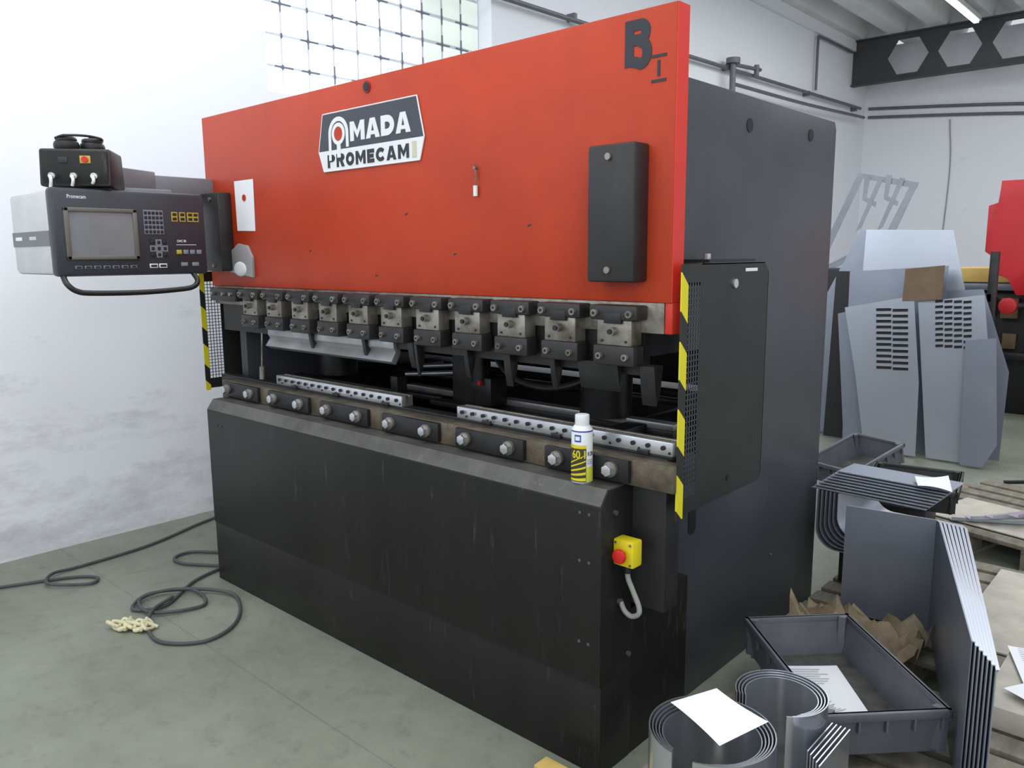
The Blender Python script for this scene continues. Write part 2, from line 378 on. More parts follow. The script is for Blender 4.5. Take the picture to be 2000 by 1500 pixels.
# nameplate
m=MB(); m.prism([(-2.85,2.17),(-2.27,2.17),(-2.235,2.025),(-2.885,2.025)],'y',1.994,2.0,LOGOB)
m.prism([(-2.885,2.025),(-2.235,2.025),(-2.262,1.945),(-2.855,1.945)],'y',1.994,2.0,LOGOW)
for a,bb in (((-2.85,2.17),(-2.27,2.17)),((-2.27,2.17),(-2.235,2.025)),((-2.235,2.025),(-2.262,1.945)),((-2.262,1.945),(-2.855,1.945)),((-2.855,1.945),(-2.885,2.025)),((-2.885,2.025),(-2.85,2.17))):
    m.cyl((a[0],1.996,a[1]),(bb[0],1.996,bb[1]),0.003,LOGOW,8)
NP=m.obj('nameplate',PB,label='six-sided charcoal and white maker plate')
em=MB()
em.letters('MADA',-2.668,-2.305,2.048,2.122,1.994,LOGOW,0.024,0.008)
R1,R2=0.066,0.049;cx,cz=-2.745,2.085
out=[(cx+R1*math.cos(t),cz+R1*math.sin(t)) for t in [math.pi*k/20 for k in range(21)]]
inn=[(cx+R2*math.cos(t),cz+R2*math.sin(t)) for t in [math.pi*k/20 for k in range(21)]]
em.prism(out+[(cx-R1-0.002,1.985),(cx-R2-0.002,1.985)]+inn[::-1]+[(cx+R2,2.03),(cx+R1,2.03)],'y',1.992,1.994,LOGOW)
CA=[2*math.pi*k/36 for k in range(36)]
em.ring([(cx+0.043*math.cos(t),cz+0.043*math.sin(t)) for t in CA],[(cx+0.028*math.cos(t),cz+0.028*math.sin(t)) for t in CA],'y',1.9915,1.994,LOGOW)
em.box(cx-0.012,cx+0.012,1.9918,1.994,1.993,cz-0.035,LOGOW)
em.cyl((cx,1.9925,cz),(cx,1.994,cz),0.0275,RED,28)
em.letters('PROMECAM',-2.825,-2.318,1.957,2.008,1.994,LETB,0.0145,0.011)
em.obj('nameplate_lettering',NP)
MB().box(-2.300,-2.276,1.992,1.994,1.957,2.013,mat('old_tape',(206,202,178),0.6)).obj('tape_strip',NP)
m=MB(); m.letters('B',-1.375,-1.285,2.125,2.25,2.0,LETB,0.030,0)
m.obj('stencil_letter',PB)
m=MB()
m.box(-1.285,-1.237,1.9985,2.0,2.138,2.146,LETB); m.box(-1.285,-1.237,1.9985,2.0,2.072,2.080,LETB); m.box(-1.266,-1.257,1.9985,2.0,2.088,2.130,LETB)
m.obj('stencil_letter',PB,label='small black stencilled letter on the red plate')
CV=MB(); CV.box(-1.45,-1.285,1.925,2.0,1.52,1.91,BLK,0.008)
CV=CV.obj('ram_cover',PB,label='long black sheet metal cover with two screws')
for z in (1.875,1.555): MB().cyl((-1.375,1.918,z),(-1.375,1.93,z),0.010,STL,12).obj('screw',CV)
CV=MB(); CV.box(-3.83,-3.63,1.93,2.0,1.535,1.905,BLK,0.008)
CV=CV.obj('ram_cover',PB,label='black sheet metal cover near the control console')
for z in (1.875,1.56): MB().cyl((-3.70,1.922,z),(-3.70,1.94,z),0.008,STL,12).obj('screw',CV)
m=MB(); m.prism([(-3.66,1.53),(-3.45,1.505),(-3.45,1.60),(-3.49,1.655),(-3.57,1.665),(-3.64,1.63)],'y',1.985,2.0,CLR,0.003)
m.sphere((-3.56,1.988,1.545),0.06,LOGOW,(1,0.2,0.6))
m.obj('ram_pocket',PB,label='smoky plastic pocket fixed to the red plate')
m=MB(); m.cyl((-1.975,1.985,1.895),(-1.975,2.0,1.895),0.006,STL,10); m.tube([(-1.975,1.99,1.895),(-1.97,1.988,1.87),(-1.974,1.99,1.83)],0.002,STL); m.tube([(-1.99,1.998,1.90),(-1.975,1.992,1.90),(-1.975,1.99,1.86)],0.0015,DK)
m.cyl((-1.974,1.990,1.835),(-1.974,1.990,1.80),0.008,LOGOW,10)
m.obj('key',label='small key on a cord hanging from the red plate',category='key')
for x,z in ((-2.36,1.75),(-1.75,1.69),(-2.1,1.60),(-2.55,1.52),(-3.0,1.62)):
    MB().prism([(x,z),(x+0.015,z+0.003),(x+0.02,z+0.009),(x+0.004,z+0.007)],'y',1.9992,2.0,LETB).obj('paint_scuff',PB)
# punch clamps
def clamp(xc,w):
    k=MB(); k.box(xc-w*0.36,xc+w*0.36,1.955,2.01,1.332,1.408,STL,0.003)
    k.cyl((xc,1.935,1.375),(xc,1.957,1.375),0.013,STL,14); k.cyl((xc,1.928,1.375),(xc,1.937,1.375),0.008,DKG,6)
    for dx in (-.25,.25): k.cyl((xc+dx*w,1.952,1.345),(xc+dx*w,1.957,1.345),0.004,DK,8)
    c0=k.obj('punch_clamp',PB,label='steel clamp block between two black bars')
    k=MB(); k.box(xc-w/2,xc+w/2,1.945,2.006,1.408,1.452,BLK,0.007)
    k.box(xc-w*0.18,xc+w*0.18,1.943,1.975,1.398,1.43,DKG,0.003)
    for dx in (-.36,.36):
        k.cyl((xc+dx*w,1.934,1.428),(xc+dx*w,1.95,1.428),0.011,STL,14); k.cyl((xc+dx*w,1.932,1.428),(xc+dx*w,1.936,1.428),0.005,DK,6)
    k.obj('upper_bar',c0)
    k=MB(); k.box(xc-w*0.43,xc+w*0.43,1.95,2.006,1.272,1.332,BLK,0.006)
    for dx in (-.27,.27):
        k.cyl((xc+dx*w,1.938,1.30),(xc+dx*w,1.955,1.30),0.010,STL,14); k.cyl((xc+dx*w,1.936,1.30),(xc+dx*w,1.94,1.30),0.005,DK,6)
    k.obj('lower_bar',c0)
    return c0
cl=clamp(-3.44,0.172)
for i in range(1,11): copytree(cl,(0.207*i,0,0))
m=MB(); m.box(-3.80,-3.56,1.95,2.006,1.39,1.452,BLK,0.006)
for x in (-3.76,-3.66,-3.59): m.cyl((x,1.935,1.425),(x,1.952,1.425),0.009,STL,12)
m.obj('end_bar',PB)
m=MB(); m.prism([(2.0,1.272),(2.035,1.272),(2.035,1.215),(2.01,1.175),(1.985,1.19),(2.012,1.225),(2.0,1.24)],'x',-3.37,-2.45,PUN,0.0015)
m.obj('punch',PB,label='long steel gooseneck punch')
for x,w2,h in ((-2.33,0.03,0.10),(-2.30,0.015,0.13),(-2.03,0.02,0.11),(-1.83,0.03,0.12),(-1.63,0.02,0.11),(-1.45,0.15,0.09),(-1.27,0.05,0.12),(-3.0,0.02,0.09),(-2.62,0.02,0.1)):
    MB().prism([(1.98,1.275),(2.03,1.275),(2.02,1.275-h*0.6),(2.0,1.275-h),(1.99,1.275-h*0.6)],'x',x-w2/2,x+w2/2,DKG,0.001).obj('punch',PB,label='short dark steel punch')
m=MB(); m.box(-3.84,-1.205,2.0,2.08,0.52,1.005,BLK,0.004); m.obj('bed_plate',PB,label='thick black lower bed plate')
m=MB()
prof=[(1.835,0.30),(1.835,0.868),(1.868,0.913),(2.0,0.913),(2.0,0.30)]
m.prism(prof,'x',-3.69,-1.322,BLKC,0.004)
FC=m.obj('front_cover',PB,label='scuffed black front cover panel')
m=MB(); m.box(-3.69,-1.322,1.8405,2.0,0.0,0.30,BLKC,0.003); m.box(-3.66,-1.325,2.0,2.35,0.0,0.5,BLKC); m.box(-3.68,-1.325,1.8385,1.842,0.297,0.303,DK)
m.obj('kick_panel',PB)
m=MB(); m.box(-3.685,-1.325,1.872,1.998,0.912,0.9165,TOPG); m.prism([(1.8345,0.871),(1.868,0.9165),(1.873,0.9165),(1.873,0.90)],'x',-3.685,-1.326,TOPG)
m.obj('table_top',PB,label='worn narrow ledge with sunlight painted in along the front')
SCW=mat('dull_screw',(96,96,96),0.4,0.4,8,0.1)
for z in (0.84,0.69,0.43):
    for x in (-1.40,-1.365): MB().cyl((x,1.832,z),(x,1.836,z),0.005,SCW,10).obj('screw',FC)
for x in (-3.60,-3.56): MB().cyl((x,1.832,0.8),(x,1.836,0.8),0.004,SCW,10).obj('screw',FC)
for y,z,r in ((1.90,0.84,0.008),(1.93,0.55,0.010),(1.98,0.36,0.008)): MB().cyl((-1.325,y,z),(-1.312,y,z),r,SCW,10).obj('screw',FC)
st=MB(); st.box(-3.73,-1.15,1.945,2.0,0.918,0.998,RUST,0.003)
ST=st.obj('clamping_strip',PB,label='worn steel clamping strip')
for i in range(0,12,2):
    x=-3.64+0.2078*i; MB().box(x-0.055,x+0.2078+0.06,1.928,1.947,0.925,0.995,DKG,0.003).obj('spacer_block',ST)
for i in range(12):
    x=-3.64+0.2078*i
    k=MB(); k.cyl((x,1.915,0.962),(x,1.93,0.962),0.024,STL,24,bev=0.002); k.cyl((x,1.897,0.962),(x,1.918,0.962),0.0185,BRT,6,bev=0.002)
    k.obj('bolt',ST)
m=MB(); m.box(-3.84,-1.19,2.0,2.05,1.0,1.012,DKG,0.002); m.obj('bed_rail',PB)
for a,bb in ((-3.314,-2.408),(-2.095,-1.187)):
    k=MB(); k.box(a,bb,1.998,2.02,1.012,1.054,BRT,0.002)
    k.prism([(2.02,1.012),(2.055,1.012),(2.055,1.054),(2.042,1.054),(2.036,1.044),(2.030,1.054),(2.02,1.054)],'x',a,bb,STL)
    n=17
    for i in range(n):
        x=a+0.03+(bb-a-0.06)*i/(n-1); k.cyl((x,1.990,1.036),(x,2.0,1.036),0.007,DK,10)
        if i%2==0: k.cyl((x+0.02,1.995,1.022),(x+0.02,2.0,1.022),0.004,DK,8)
    for f in (0.15,0.5,0.87): k.box(a+(bb-a)*f,a+(bb-a)*f+0.04,1.988,1.999,1.006,1.022,DKG,0.002)
    k.obj('die_rail',PB,label='bright perforated steel die rail')
def frame(x0,x1,solid):
    prof=[(2.09,0.0),(3.57,0.0),(3.57,2.12),(3.55,2.15),(2.09,2.15)]
    if not solid: prof+=[(2.09,1.28),(2.62,1.28),(2.68,1.22),(2.68,0.98),(2.62,0.92),(2.09,0.92)]
    k=MB(); k.prism(prof,'x',x0,x1,GRY,0.003)
    return k.obj('side_frame',PB,label='thick anthracite grey side frame plate')
SF=frame(-1.42,-1.36,False); frame(-3.79,-3.73,True)
for y,z in ((2.76,2.05),(3.30,2.07)):
    MB().cyl((-1.363,y,z),(-1.3575,y,z),0.024,DK,24).obj('lifting_hole',SF)
def rrect(cy,cz,w,h): return [(cy+w/2*a,cz+h/2*b) for a,b in ((-1,-.8),(-.4,-1),(.4,-1),(1,-.8),(1,.8),(.4,1),(-.4,1),(-1,.8))]
MB().prism(rrect(2.43,0.69,0.05,0.14),'x',-1.362,-1.3575,DK).obj('slot_opening',SF)
m=MB();m.cyl((-1.362,2.16,0.42),(-1.35,2.16,0.42),0.02,DKG,16); m.cyl((-1.352,2.16,0.42),(-1.345,2.16,0.42),0.012,STL,6);m.obj('bolt',SF)
MB().cyl((-1.362,3.1,0.35),(-1.355,3.1,0.35),0.004,STL,8).obj('bolt',SF)
m=MB(); m.box(-3.73,-1.42,3.3,3.45,0.4,0.965,BLK,0.004); m.cyl((-1.95,3.29,0.90),(-1.95,3.31,0.90),0.015,STL,12)
m.box(-3.73,-1.42,3.28,3.46,0.955,0.970,DKG)
m.obj('rear_beam',PB)
m=MB(); m.box(-3.73,-1.42,2.10,3.45,1.40,2.10,DK,0.01); m.box(-3.73,-1.42,3.1,3.45,1.03,1.42,DK,0.01); m.box(-3.73,-1.42,2.1,3.3,0.3,0.80,DK); 
m.obj('inner_housing',PB)
for x,w2 in ((-1.75,0.10),(-3.45,0.1)):
    m=MB(); m.cyl((x,2.45,1.0),(x,2.45,1.42),w2,DKG,24); m.obj('hydraulic_cylinder',PB)
BGm=MB(); BGm.box(-2.9,-1.45,2.44,2.49,0.975,1.0,PUN,0.003); BGm.box(-2.9,-1.45,2.44,2.56,0.93,0.975,DKG,0.004); BGm.box(-3.72,-2.5,2.75,2.80,0.98,1.0,DKG,0.003)
BGm.box(-3.72,-1.45,2.95,3.0,0.96,0.985,DKG,0.003); BGm.box(-3.72,-2.5,2.35,2.39,0.965,0.985,DKG,0.003)
for x in (-3.5,-1.6): BGm.box(x-0.04,x+0.04,2.2,3.2,0.88,0.99,DKG,0.004)
BG=BGm.obj('back_gauge',PB,label='dark steel back gauge with rails')
k=MB(); k.box(-2.50,-2.36,2.36,2.46,0.98,1.24,BLK,0.006); k.box(-2.36,-2.25,2.34,2.44,0.98,1.10,DKG,0.006); k.cyl((-2.32,2.35,1.08),(-2.32,2.35,1.20),0.035,DKG,20); k.cyl((-2.30,2.345,1.08),(-2.30,2.32,1.08),0.010,REDB,16)
k.box(-2.56,-2.30,2.28,2.5,0.965,0.985,DKG,0.003)
for dz,dy in ((0.0,0),(0.03,0.05)): k.cyl((-2.48,2.38+dy,1.10+dz),(-2.78,2.34+dy,1.07+dz),0.010,BRT,14)
k.obj('gauge_carriage',BG)
k=MB(); k.tube([(-2.2,2.3,1.22),(-2.05,2.25,1.14),(-1.85,2.22,1.12),(-1.7,2.25,1.16),(-1.6,2.3,1.25)],0.014,DK); k.obj('gauge_hose',BG)
MB().box(-2.85,-2.8,2.30,2.36,0.95,1.06,BLK,0.005).obj('gauge_stop',BG)
k=MB(); k.cyl((-3.38,1.975,1.25),(-3.40,1.975,1.05),0.004,STL,8); k.cyl((-3.395,1.975,1.09),(-3.40,1.975,1.03),0.012,STL,10); k.obj('hanging_rod',PB)
m=MB(); m.box(-1.9,-1.5,2.2,2.4,0.93,0.955,PUN,0.003); m.obj('inner_shelf',PB)
# guards
def guard(X,z0,z1,lab,gm,sw):
    y0,y1=1.960,2.505
    k=MB(); ym=2.068; c=0.03
    k.prism([(ym,z0+0.0),(y1-0.02,z0),(y1,z0+0.02),(y1,z1-c),(y1-c,z1),(ym,z1)],'x',X-0.0015,X+0.0015,BLK)
    k.box(X-0.0015,X+0.0015,y0+sw,ym,z1-0.05,z1,BLK); k.box(X-0.0015,X+0.0015,y0+sw,ym,z0,z0+0.05,BLK)
    k.box(X-0.03,X+0.0015,y1-0.003,y1,z0+0.02,z1-c,BLK); k.box(X-0.03,X+0.0015,ym,y1-c,z1-0.003,z1,BLK)
    G=k.obj('side_guard',PB,label=lab)
    k=MB(); k.box(X-0.002,X+0.002,y0,y0+sw,z0-0.01,z1,STR); k.obj('hazard_edge',G)
    k=MB()
    n=int((z1-z0-0.1)/0.016)
    for i in range(n+1):
        z=z0+0.05+i*(z1-z0-0.1)/n; k.box(X-0.001,X+0.001,y0+sw,ym,z-0.0016,z+0.0016,gm)
    for i in range(6):
        y=y0+sw+i*(ym-y0-sw)/5; k.box(X-0.001,X+0.001,y-0.0016,y+0.0016,z0+0.05,z1-0.05,gm)
    k.obj('wire_mesh',G)
    return G
G=guard(-1.15,0.845,1.572,'black sheet guard with wire mesh and yellow black hazard edge',GRY,0.036)
MB().cyl((-1.15,2.27,1.51),(-1.142,2.27,1.51),0.014,BRT,16).obj('guard_screw',G)
MB().cyl((-1.15,2.27,0.9),(-1.146,2.27,0.9),0.010,DK,14).obj('guard_hole',G); MB().box(-1.149,-1.147,2.34,2.42,1.545,1.555,WHT).obj('sticker',G)
k=MB(); k.box(-1.36,-1.155,2.30,2.34,1.50,1.53,BLK,0.002); k.box(-1.36,-1.155,2.30,2.34,0.95,0.98,BLK,0.002); k.box(-1.19,-1.155,2.30,2.34,0.95,1.53,BLK,0.002); k.box(-1.36,-1.17,2.15,2.45,1.575,1.583,BLK); k.cyl((-1.25,2.28,1.57),(-1.25,2.28,1.60),0.012,BRT,10); k.obj('guard_bracket',G)
for z0 in (1.23,0.83): MB().box(-1.36,-1.354,2.58,2.587,z0,z0+0.1,BRT).obj('guard_hinge',SF)
G2=guard(-3.93,0.93,1.53,'side guard with wire mesh and hazard edge',GRY,0.026)
k=MB(); k.box(-3.93,-3.79,2.3,2.34,1.45,1.48,BLK,0.002); k.box(-3.93,-3.79,2.3,2.34,1.0,1.03,BLK,0.002); k.obj('guard_bracket',G2)
k=MB(); k.cyl((-3.69,1.90,0.78),(-3.72,1.90,0.78),0.018,REDB,16); k.obj('stop_button',PB,label='small red push button')
# e-stop
k=MB(); k.box(-1.322,-1.25,1.895,1.945,0.68,0.762,YEL,0.006)
for x in (-1.312,-1.26):
    for z in (0.69,0.752): k.cyl((x,1.892,z),(x,1.897,z),0.004,STL,8)
E=k.obj('emergency_stop_box',PB,label='yellow emergency stop box with red mushroom button')
k=MB(); k.cyl((-1.286,1.897,0.718),(-1.286,1.882,0.718),0.012,DK,16); k.cyl((-1.286,1.884,0.718),(-1.286,1.868,0.718),0.022,REDB,24,bev=0.004); k.obj('stop_button',E)
k=MB(); k.tube([(-1.285,1.92,0.68),(-1.283,1.92,0.64),(-1.268,1.925,0.60),(-1.25,1.93,0.555),(-1.25,1.93,0.53),(-1.275,1.93,0.515),(-1.30,1.93,0.525),(-1.315,1.93,0.55)],0.008,CABG); k.cyl((-1.285,1.92,0.682),(-1.284,1.92,0.655),0.012,DK,14); k.obj('stop_cable',E)

k=MB(); k.prism([(-3.59,1.955),(-3.42,1.955),(-3.425,1.72),(-3.585,1.725)],'y',1.9975,1.999,PAP); k.cyl((-3.505,1.994,1.875),(-3.505,1.998,1.875),0.015,RED,20)
k.obj('paper_note',label='white paper note held by a round red magnet',category='paper')

# ---------------- control console ----------------
X0,X1=-3.96,-3.45; Y0,Y1,Z0,Z1=1.15,1.765,1.535,1.87
CC=empty('control_console',(-3.7,1.45,1.53),'grey and black machine control console with screen on a swing arm','control panel')
k=MB(); k.box(X0,X1-0.05,Y0,Y1,Z0,Z1,CONL,0.02); k.box(X0+0.01,X1-0.06,Y0-0.002,Y0+0.01,1.65,1.71,CONB)
k.box(X0+0.05,X0+0.13,Y0-0.003,Y0,1.676,1.69,LOGOW); k.box(X0+0.22,X0+0.30,Y0-0.003,Y0,1.676,1.69,CONL)
k.obj('console_shell',CC,label='light grey shell with darker band')
k=MB(); k.box(X1-0.06,X1,Y0-0.006,Y1+0.006,Z0-0.006,Z1+0.006,CONF,0.016)
k.text('Promecam',1.205,1.275,1.835,1.85,X1,LOGOW,'x',0.01,0.001); k.text('DNC 80',1.635,1.675,1.667,1.677,X1,LOGOW,'x',0.01,0.001)
k.box(X1,X1+0.001,1.63,1.72,1.655,1.657,LOGOW)
k.obj('console_face',CC)
k=MB(); yb0,yb1,zb0,zb1=1.185,1.468,1.595,1.80
k.box(X1-0.002,X1+0.010,yb0,yb1,zb0,zb0+0.016,BEZ,0.003);k.box(X1-0.002,X1+0.010,yb0,yb1,zb1-0.016,zb1,BEZ,0.003);k.box(X1-0.002,X1+0.010,yb0,yb0+0.018,zb0,zb1,BEZ,0.003);k.box(X1-0.002,X1+0.010,yb1-0.018,yb1,zb0,zb1,BEZ,0.003)
k.obj('screen_bezel',CC)
t=MB(); tb=bmesh.new(); bmesh.ops.create_grid(tb,x_segments=12,y_segments=12,size=1)
for v in tb.verts:
    a,b2=v.co.x,v.co.y; v.co=(X1+0.001+0.007*(1-0.5*a*a-0.5*b2*b2),(yb0+yb1)/2+a*(yb1-yb0)/2*0.9,(zb0+zb1)/2+b2*(zb1-zb0)/2*0.88)
t.add(tb,SCR); t.obj('screen',CC,label='grey curved cathode ray tube screen')
dx=X1
def key(k,y,z,w,h,m): k.box(dx-0.001,dx+0.004,y-w/2,y+w/2,z-h/2,z+h/2,m,0.0012)
k=MB(); k.box(dx,dx+0.0015,1.497,1.58,1.70,1.80,KEY)
for i in range(5):
    for j in range(5): key(k,1.506+i*0.0162,1.71+j*0.0195,0.012,0.013,KEYD)
k.obj('number_keypad',CC)
k=MB()
k.box(dx,dx+0.001,1.515,1.592,1.614,1.678,CONB)
for i,(a,bb) in enumerate(((0,0),(1,0),(-1,0),(0,1),(0,-1),(1,1),(-1,1),(1,-1),(-1,-1))): 
    k.box(dx,dx+0.0018,1.553+a*0.026-0.012,1.553+a*0.026+0.012,1.64+bb*0.026-0.012,1.64+bb*0.026+0.012,KEY if (a+bb)%2 or (a==0 and bb==0) else KEYD); key(k,1.553+a*0.026,1.64+bb*0.026,0.014,0.014,KEYD)
k.obj('arrow_keypad',CC)
for y in (1.63,1.665,1.70,1.725):
    k=MB(); k.box(dx,dx+0.0015,y-0.013,y+0.013,1.755,1.795,KEYY)
    key(k,y,1.785,0.018,0.012,KEYD); key(k,y,1.766,0.018,0.012,KEYD); k.obj('yellow_key',CC)
for i in range(7):
    k=MB(); key(k,1.225+i*0.036,1.565,0.026,0.012,KEY); k.box(dx,dx+0.005,1.216+i*0.036,1.234+i*0.036,1.561,1.569,KEYD); k.obj('function_key',CC)
for y in (1.525,1.565):
    k=MB(); key(k,y,1.567,0.034,0.018,LOGOW); k.box(dx,dx+0.005,y-0.013,y+0.013,1.562,1.572,KEYD); k.obj('function_key',CC)
for i,y in enumerate((1.64,1.67,1.70,1.73)): k=MB(); key(k,y,1.625,0.022,0.018,(KEYY,KEY,KEY,KEY)[i]); k.obj('function_key',CC)
for y in (1.66,1.71): k=MB(); key(k,y,1.572,0.030,0.016,KEY); k.obj('function_key',CC)
k=MB(); k.tube([(X1-0.02,1.17,1.535),(X1+0.02,1.17,1.50),(X1+0.03,1.20,1.472),(X1+0.03,1.26,1.462),(X1+0.03,1.45,1.458),(X1+0.03,1.62,1.465),(X1+0.03,1.68,1.475),(X1+0.02,1.705,1.50),(X1-0.02,1.705,1.535)],0.011,DK,12)
k.obj('console_handle',CC,label='curved black tube handle')
PV=Vector((-3.56,1.27,0)); RM2=Matrix.Translation(PV+Vector((-0.03,0.065,0)))@Matrix.Rotation(math.radians(-36),4,'Z')@Matrix.Translation(-PV)
k=MB(); k.prism([(-3.66,1.885),(-3.445,1.885),(-3.465,2.035),(-3.64,2.03)],'y',1.13,1.395,DK,0.010); k.box(-3.66,-3.5,1.16,1.37,1.868,1.89,DK)
k.xf(RM2); k.obj('switch_box',CC,label='black switch box on top of the console')
k=MB(); k.box(-3.462,-3.446,1.14,1.385,1.893,2.025,BLKC,0.003)
k.box(-3.450,-3.442,1.285,1.325,1.975,2.005,KEYY,0.002); k.cyl((-3.445,1.305,1.99),(-3.434,1.305,1.99),0.012,REDB,16)
k.box(-3.450,-3.443,1.205,1.24,1.975,2.0,KEYD,0.002)
for i,y in enumerate((1.18,1.26,1.335)):
    k.cyl((-3.448,y,1.925),(-3.43,y,1.925),0.013,BRT,16); k.box(-3.43,-3.410,y-0.002,y+0.002,1.915,1.935,BRT)
    k.tube([(-3.415,y,1.925),(-3.41,y+0.004,1.905),(-3.415,y-0.002,1.875+0.01*i)],0.006,LOGOW)
k.xf(RM2); k.obj('key_switch',CC,label='row of key switches with hanging keys')
k=MB(); k.prism([(-3.72,1.36),(-3.62,1.36),(-3.80,1.72),(-3.90,1.70)],'z',1.90,1.995,ARM,0.005); k.box(-3.97,-3.80,1.66,2.35,1.88,1.98,ARM,0.006); k.box(-3.97,-3.79,2.2,2.35,1.86,2.0,GRY,0.006)
k.box(-3.9,-3.6,1.40,1.70,1.865,1.90,ARM,0.006)
k.obj('swing_arm',CC,label='grey square steel swing arm')
EM=MB(); 
for y in (1.20,1.30):
    EM.cyl((-3.57,y,2.032),(-3.57,y,2.072),0.048,DK,28,bev=0.014); EM.cyl((-3.57,y,2.066),(-3.57,y,2.088),0.040,BLK,28,bev=0.009); EM.cyl((-3.57,y,2.085),(-3.57,y,2.098),0.012,DK,12)
EM.tube([(-3.57,1.16,2.080),(-3.53,1.18,2.088),(-3.50,1.25,2.09),(-3.53,1.32,2.088),(-3.57,1.34,2.080)],0.005,DKG)
EM.xf(Matrix.Translation((-0.03,0.075,0)))
EM.obj('ear_defenders',label='pair of black ear defenders on the switch box',category='ear defenders')

# ---------------- spray can ----------------
cx,cy,z=-1.44,1.895,0.9165
SC=empty('spray_can',(cx,cy,z),'white and yellow aerosol spray can standing on the front ledge','spray can')
R=0.0325
k=MB(); k.cyl((cx,cy,z),(cx,cy,z+0.165),R,LOGOW,36,bev=0.003); k.cyl((cx,cy,z+0.163),(cx,cy,z+0.175),R,LOGOW,36,r2=0.024)
k.cyl((cx,cy,z-0.0),(cx,cy,z+0.004),R+0.0008,BRT,36)
k.obj('can_body',SC)
k=MB(); k.cyl((cx,cy,z+0.173),(cx,cy,z+0.208),0.022,LOGOW,28,bev=0.003); k.obj('can_cap',SC,label='white plastic cap')
k=MB()
def cylpatch(a0,a1,z0,z1,m,e=0.0008,z2=None,z3=None):
    n=12; t=bmesh.new(); vs=[]
    for i in range(n+1):
        a=a0+(a1-a0)*i/n; f=i/n
        zb=z0+((z2-z0)*f if z2 is not None else 0); zt=z1+((z3-z1)*f if z3 is not None else 0)
        vs.append((t.verts.new((cx+(R+e)*math.cos(a),cy+(R+e)*math.sin(a),zb)),t.verts.new((cx+(R+e)*math.cos(a),cy+(R+e)*math.sin(a),zt))))
    for p,q2 in zip(vs,vs[1:]): t.faces.new((p[0],q2[0],q2[1],p[1]))
    i=k.mi(m)
    for f in t.faces: f.material_index=i
    me=D.meshes.new('x'); t.to_mesh(me); t.free(); k.bm.from_mesh(me)
A=math.radians(-53)
LD=mat('label_dark',(60,58,40),0.4); LLM=mat('label_lime',(200,205,70),0.4)
cylpatch(A-1.6,A+0.40,z+0.005,z+0.118,LD)
cylpatch(A+0.40,A+1.6,z+0.005,z+0.05,LLM)
for i in range(5):
    cylpatch(A-1.4,A+0.35,z+0.008+0.012*i,z+0.013+0.012*i,YEL,0.0012,z+0.002+0.02*i+0.006,z+0.012+0.018*i+0.006)
cylpatch(A-1.5,A+0.40,z+0.108,z+0.118,YEL,0.0012)
k.text('60.1',A-0.95,A+0.3,z+0.078,z+0.103,0,YEL,'cyl',0.02,0.0006,(cx,cy,R+0.0016))
k.text('KOR',A+0.55,A+1.25,z+0.085,z+0.098,0,LETB,'cyl',0.01,0.0005,(cx,cy,R+0.0005))
for j in range(3): cylpatch(A+0.5,A+1.2,z+0.060+0.006*j,z+0.062+0.006*j,KEY,0.0008)
cylpatch(A-0.75,A-0.1,z+0.128,z+0.15,BLUE,0.0008); cylpatch(A-0.65,A-0.2,z+0.133,z+0.145,LOGOW,0.0014)
cylpatch(A-1.4,A+1.4,z+0.158,z+0.162,BLUE,0.0008)
k.obj('can_label',SC,label='printed yellow, white and black label')

# ---------------- floor cables ----------------
k=MB(); k.tube([(-4.6,0.6,0.010),(-4.42,0.95,0.010),(-4.35,1.1,0.010),(-4.24,1.33,0.010),(-4.14,1.42,0.010),(-4.08,1.36,0.012),(-4.2,1.22,0.022),(-4.34,1.28,0.018),(-4.36,1.42,0.010),(-4.4,1.8,0.010),(-4.55,2.2,0.010),(-4.6,2.5,0.010),(-4.5,3.2,0.010)],0.008,CAB)
k.obj('cable',label='dark rubber cable looping over the floor beside the wall',category='cable')
k=MB(); k.tube([(-3.95,2.3,0.010),(-3.8,1.95,0.010),(-3.72,1.72,0.010),(-3.55,1.5,0.010),(-3.62,1.38,0.012),(-3.72,1.5,0.018),(-3.6,1.66,0.018),(-3.42,1.62,0.010),(-3.5,1.42,0.018),(-3.68,1.44,0.022),(-3.66,1.6,0.026),(-3.45,1.76,0.018),(-3.27,1.72,0.010),(-3.12,1.6,0.010),(-3.08,1.45,0.010),(-3.2,1.33,0.010),(-3.36,1.34,0.010),(-3.5,1.42,0.028),(-3.58,1.55,0.028)],0.008,CAB)
k.obj('cable',label='coiled dark cable on the concrete beside the press brake',category='cable')
k=MB(); k.tube([(-4.0,2.0,0.010),(-4.12,1.9,0.010),(-4.1,1.8,0.010),(-3.98,1.8,0.010),(-3.8,1.92,0.010)],0.008,CAB)
k.obj('cable',label='short dark cable loop by the machine corner',category='cable')
k=MB(); P=[]
for i in range(34): P.append((-3.50+0.004*i+0.03*math.sin(i*2.1),1.255+0.003*i+0.03*math.cos(i*1.7),0.010+0.013*(i%3)))
k.tube(P,0.008,CRM,8,5)
k.obj('cord_bundle',label='tangled cream cord bundle lying on the floor',category='cord')

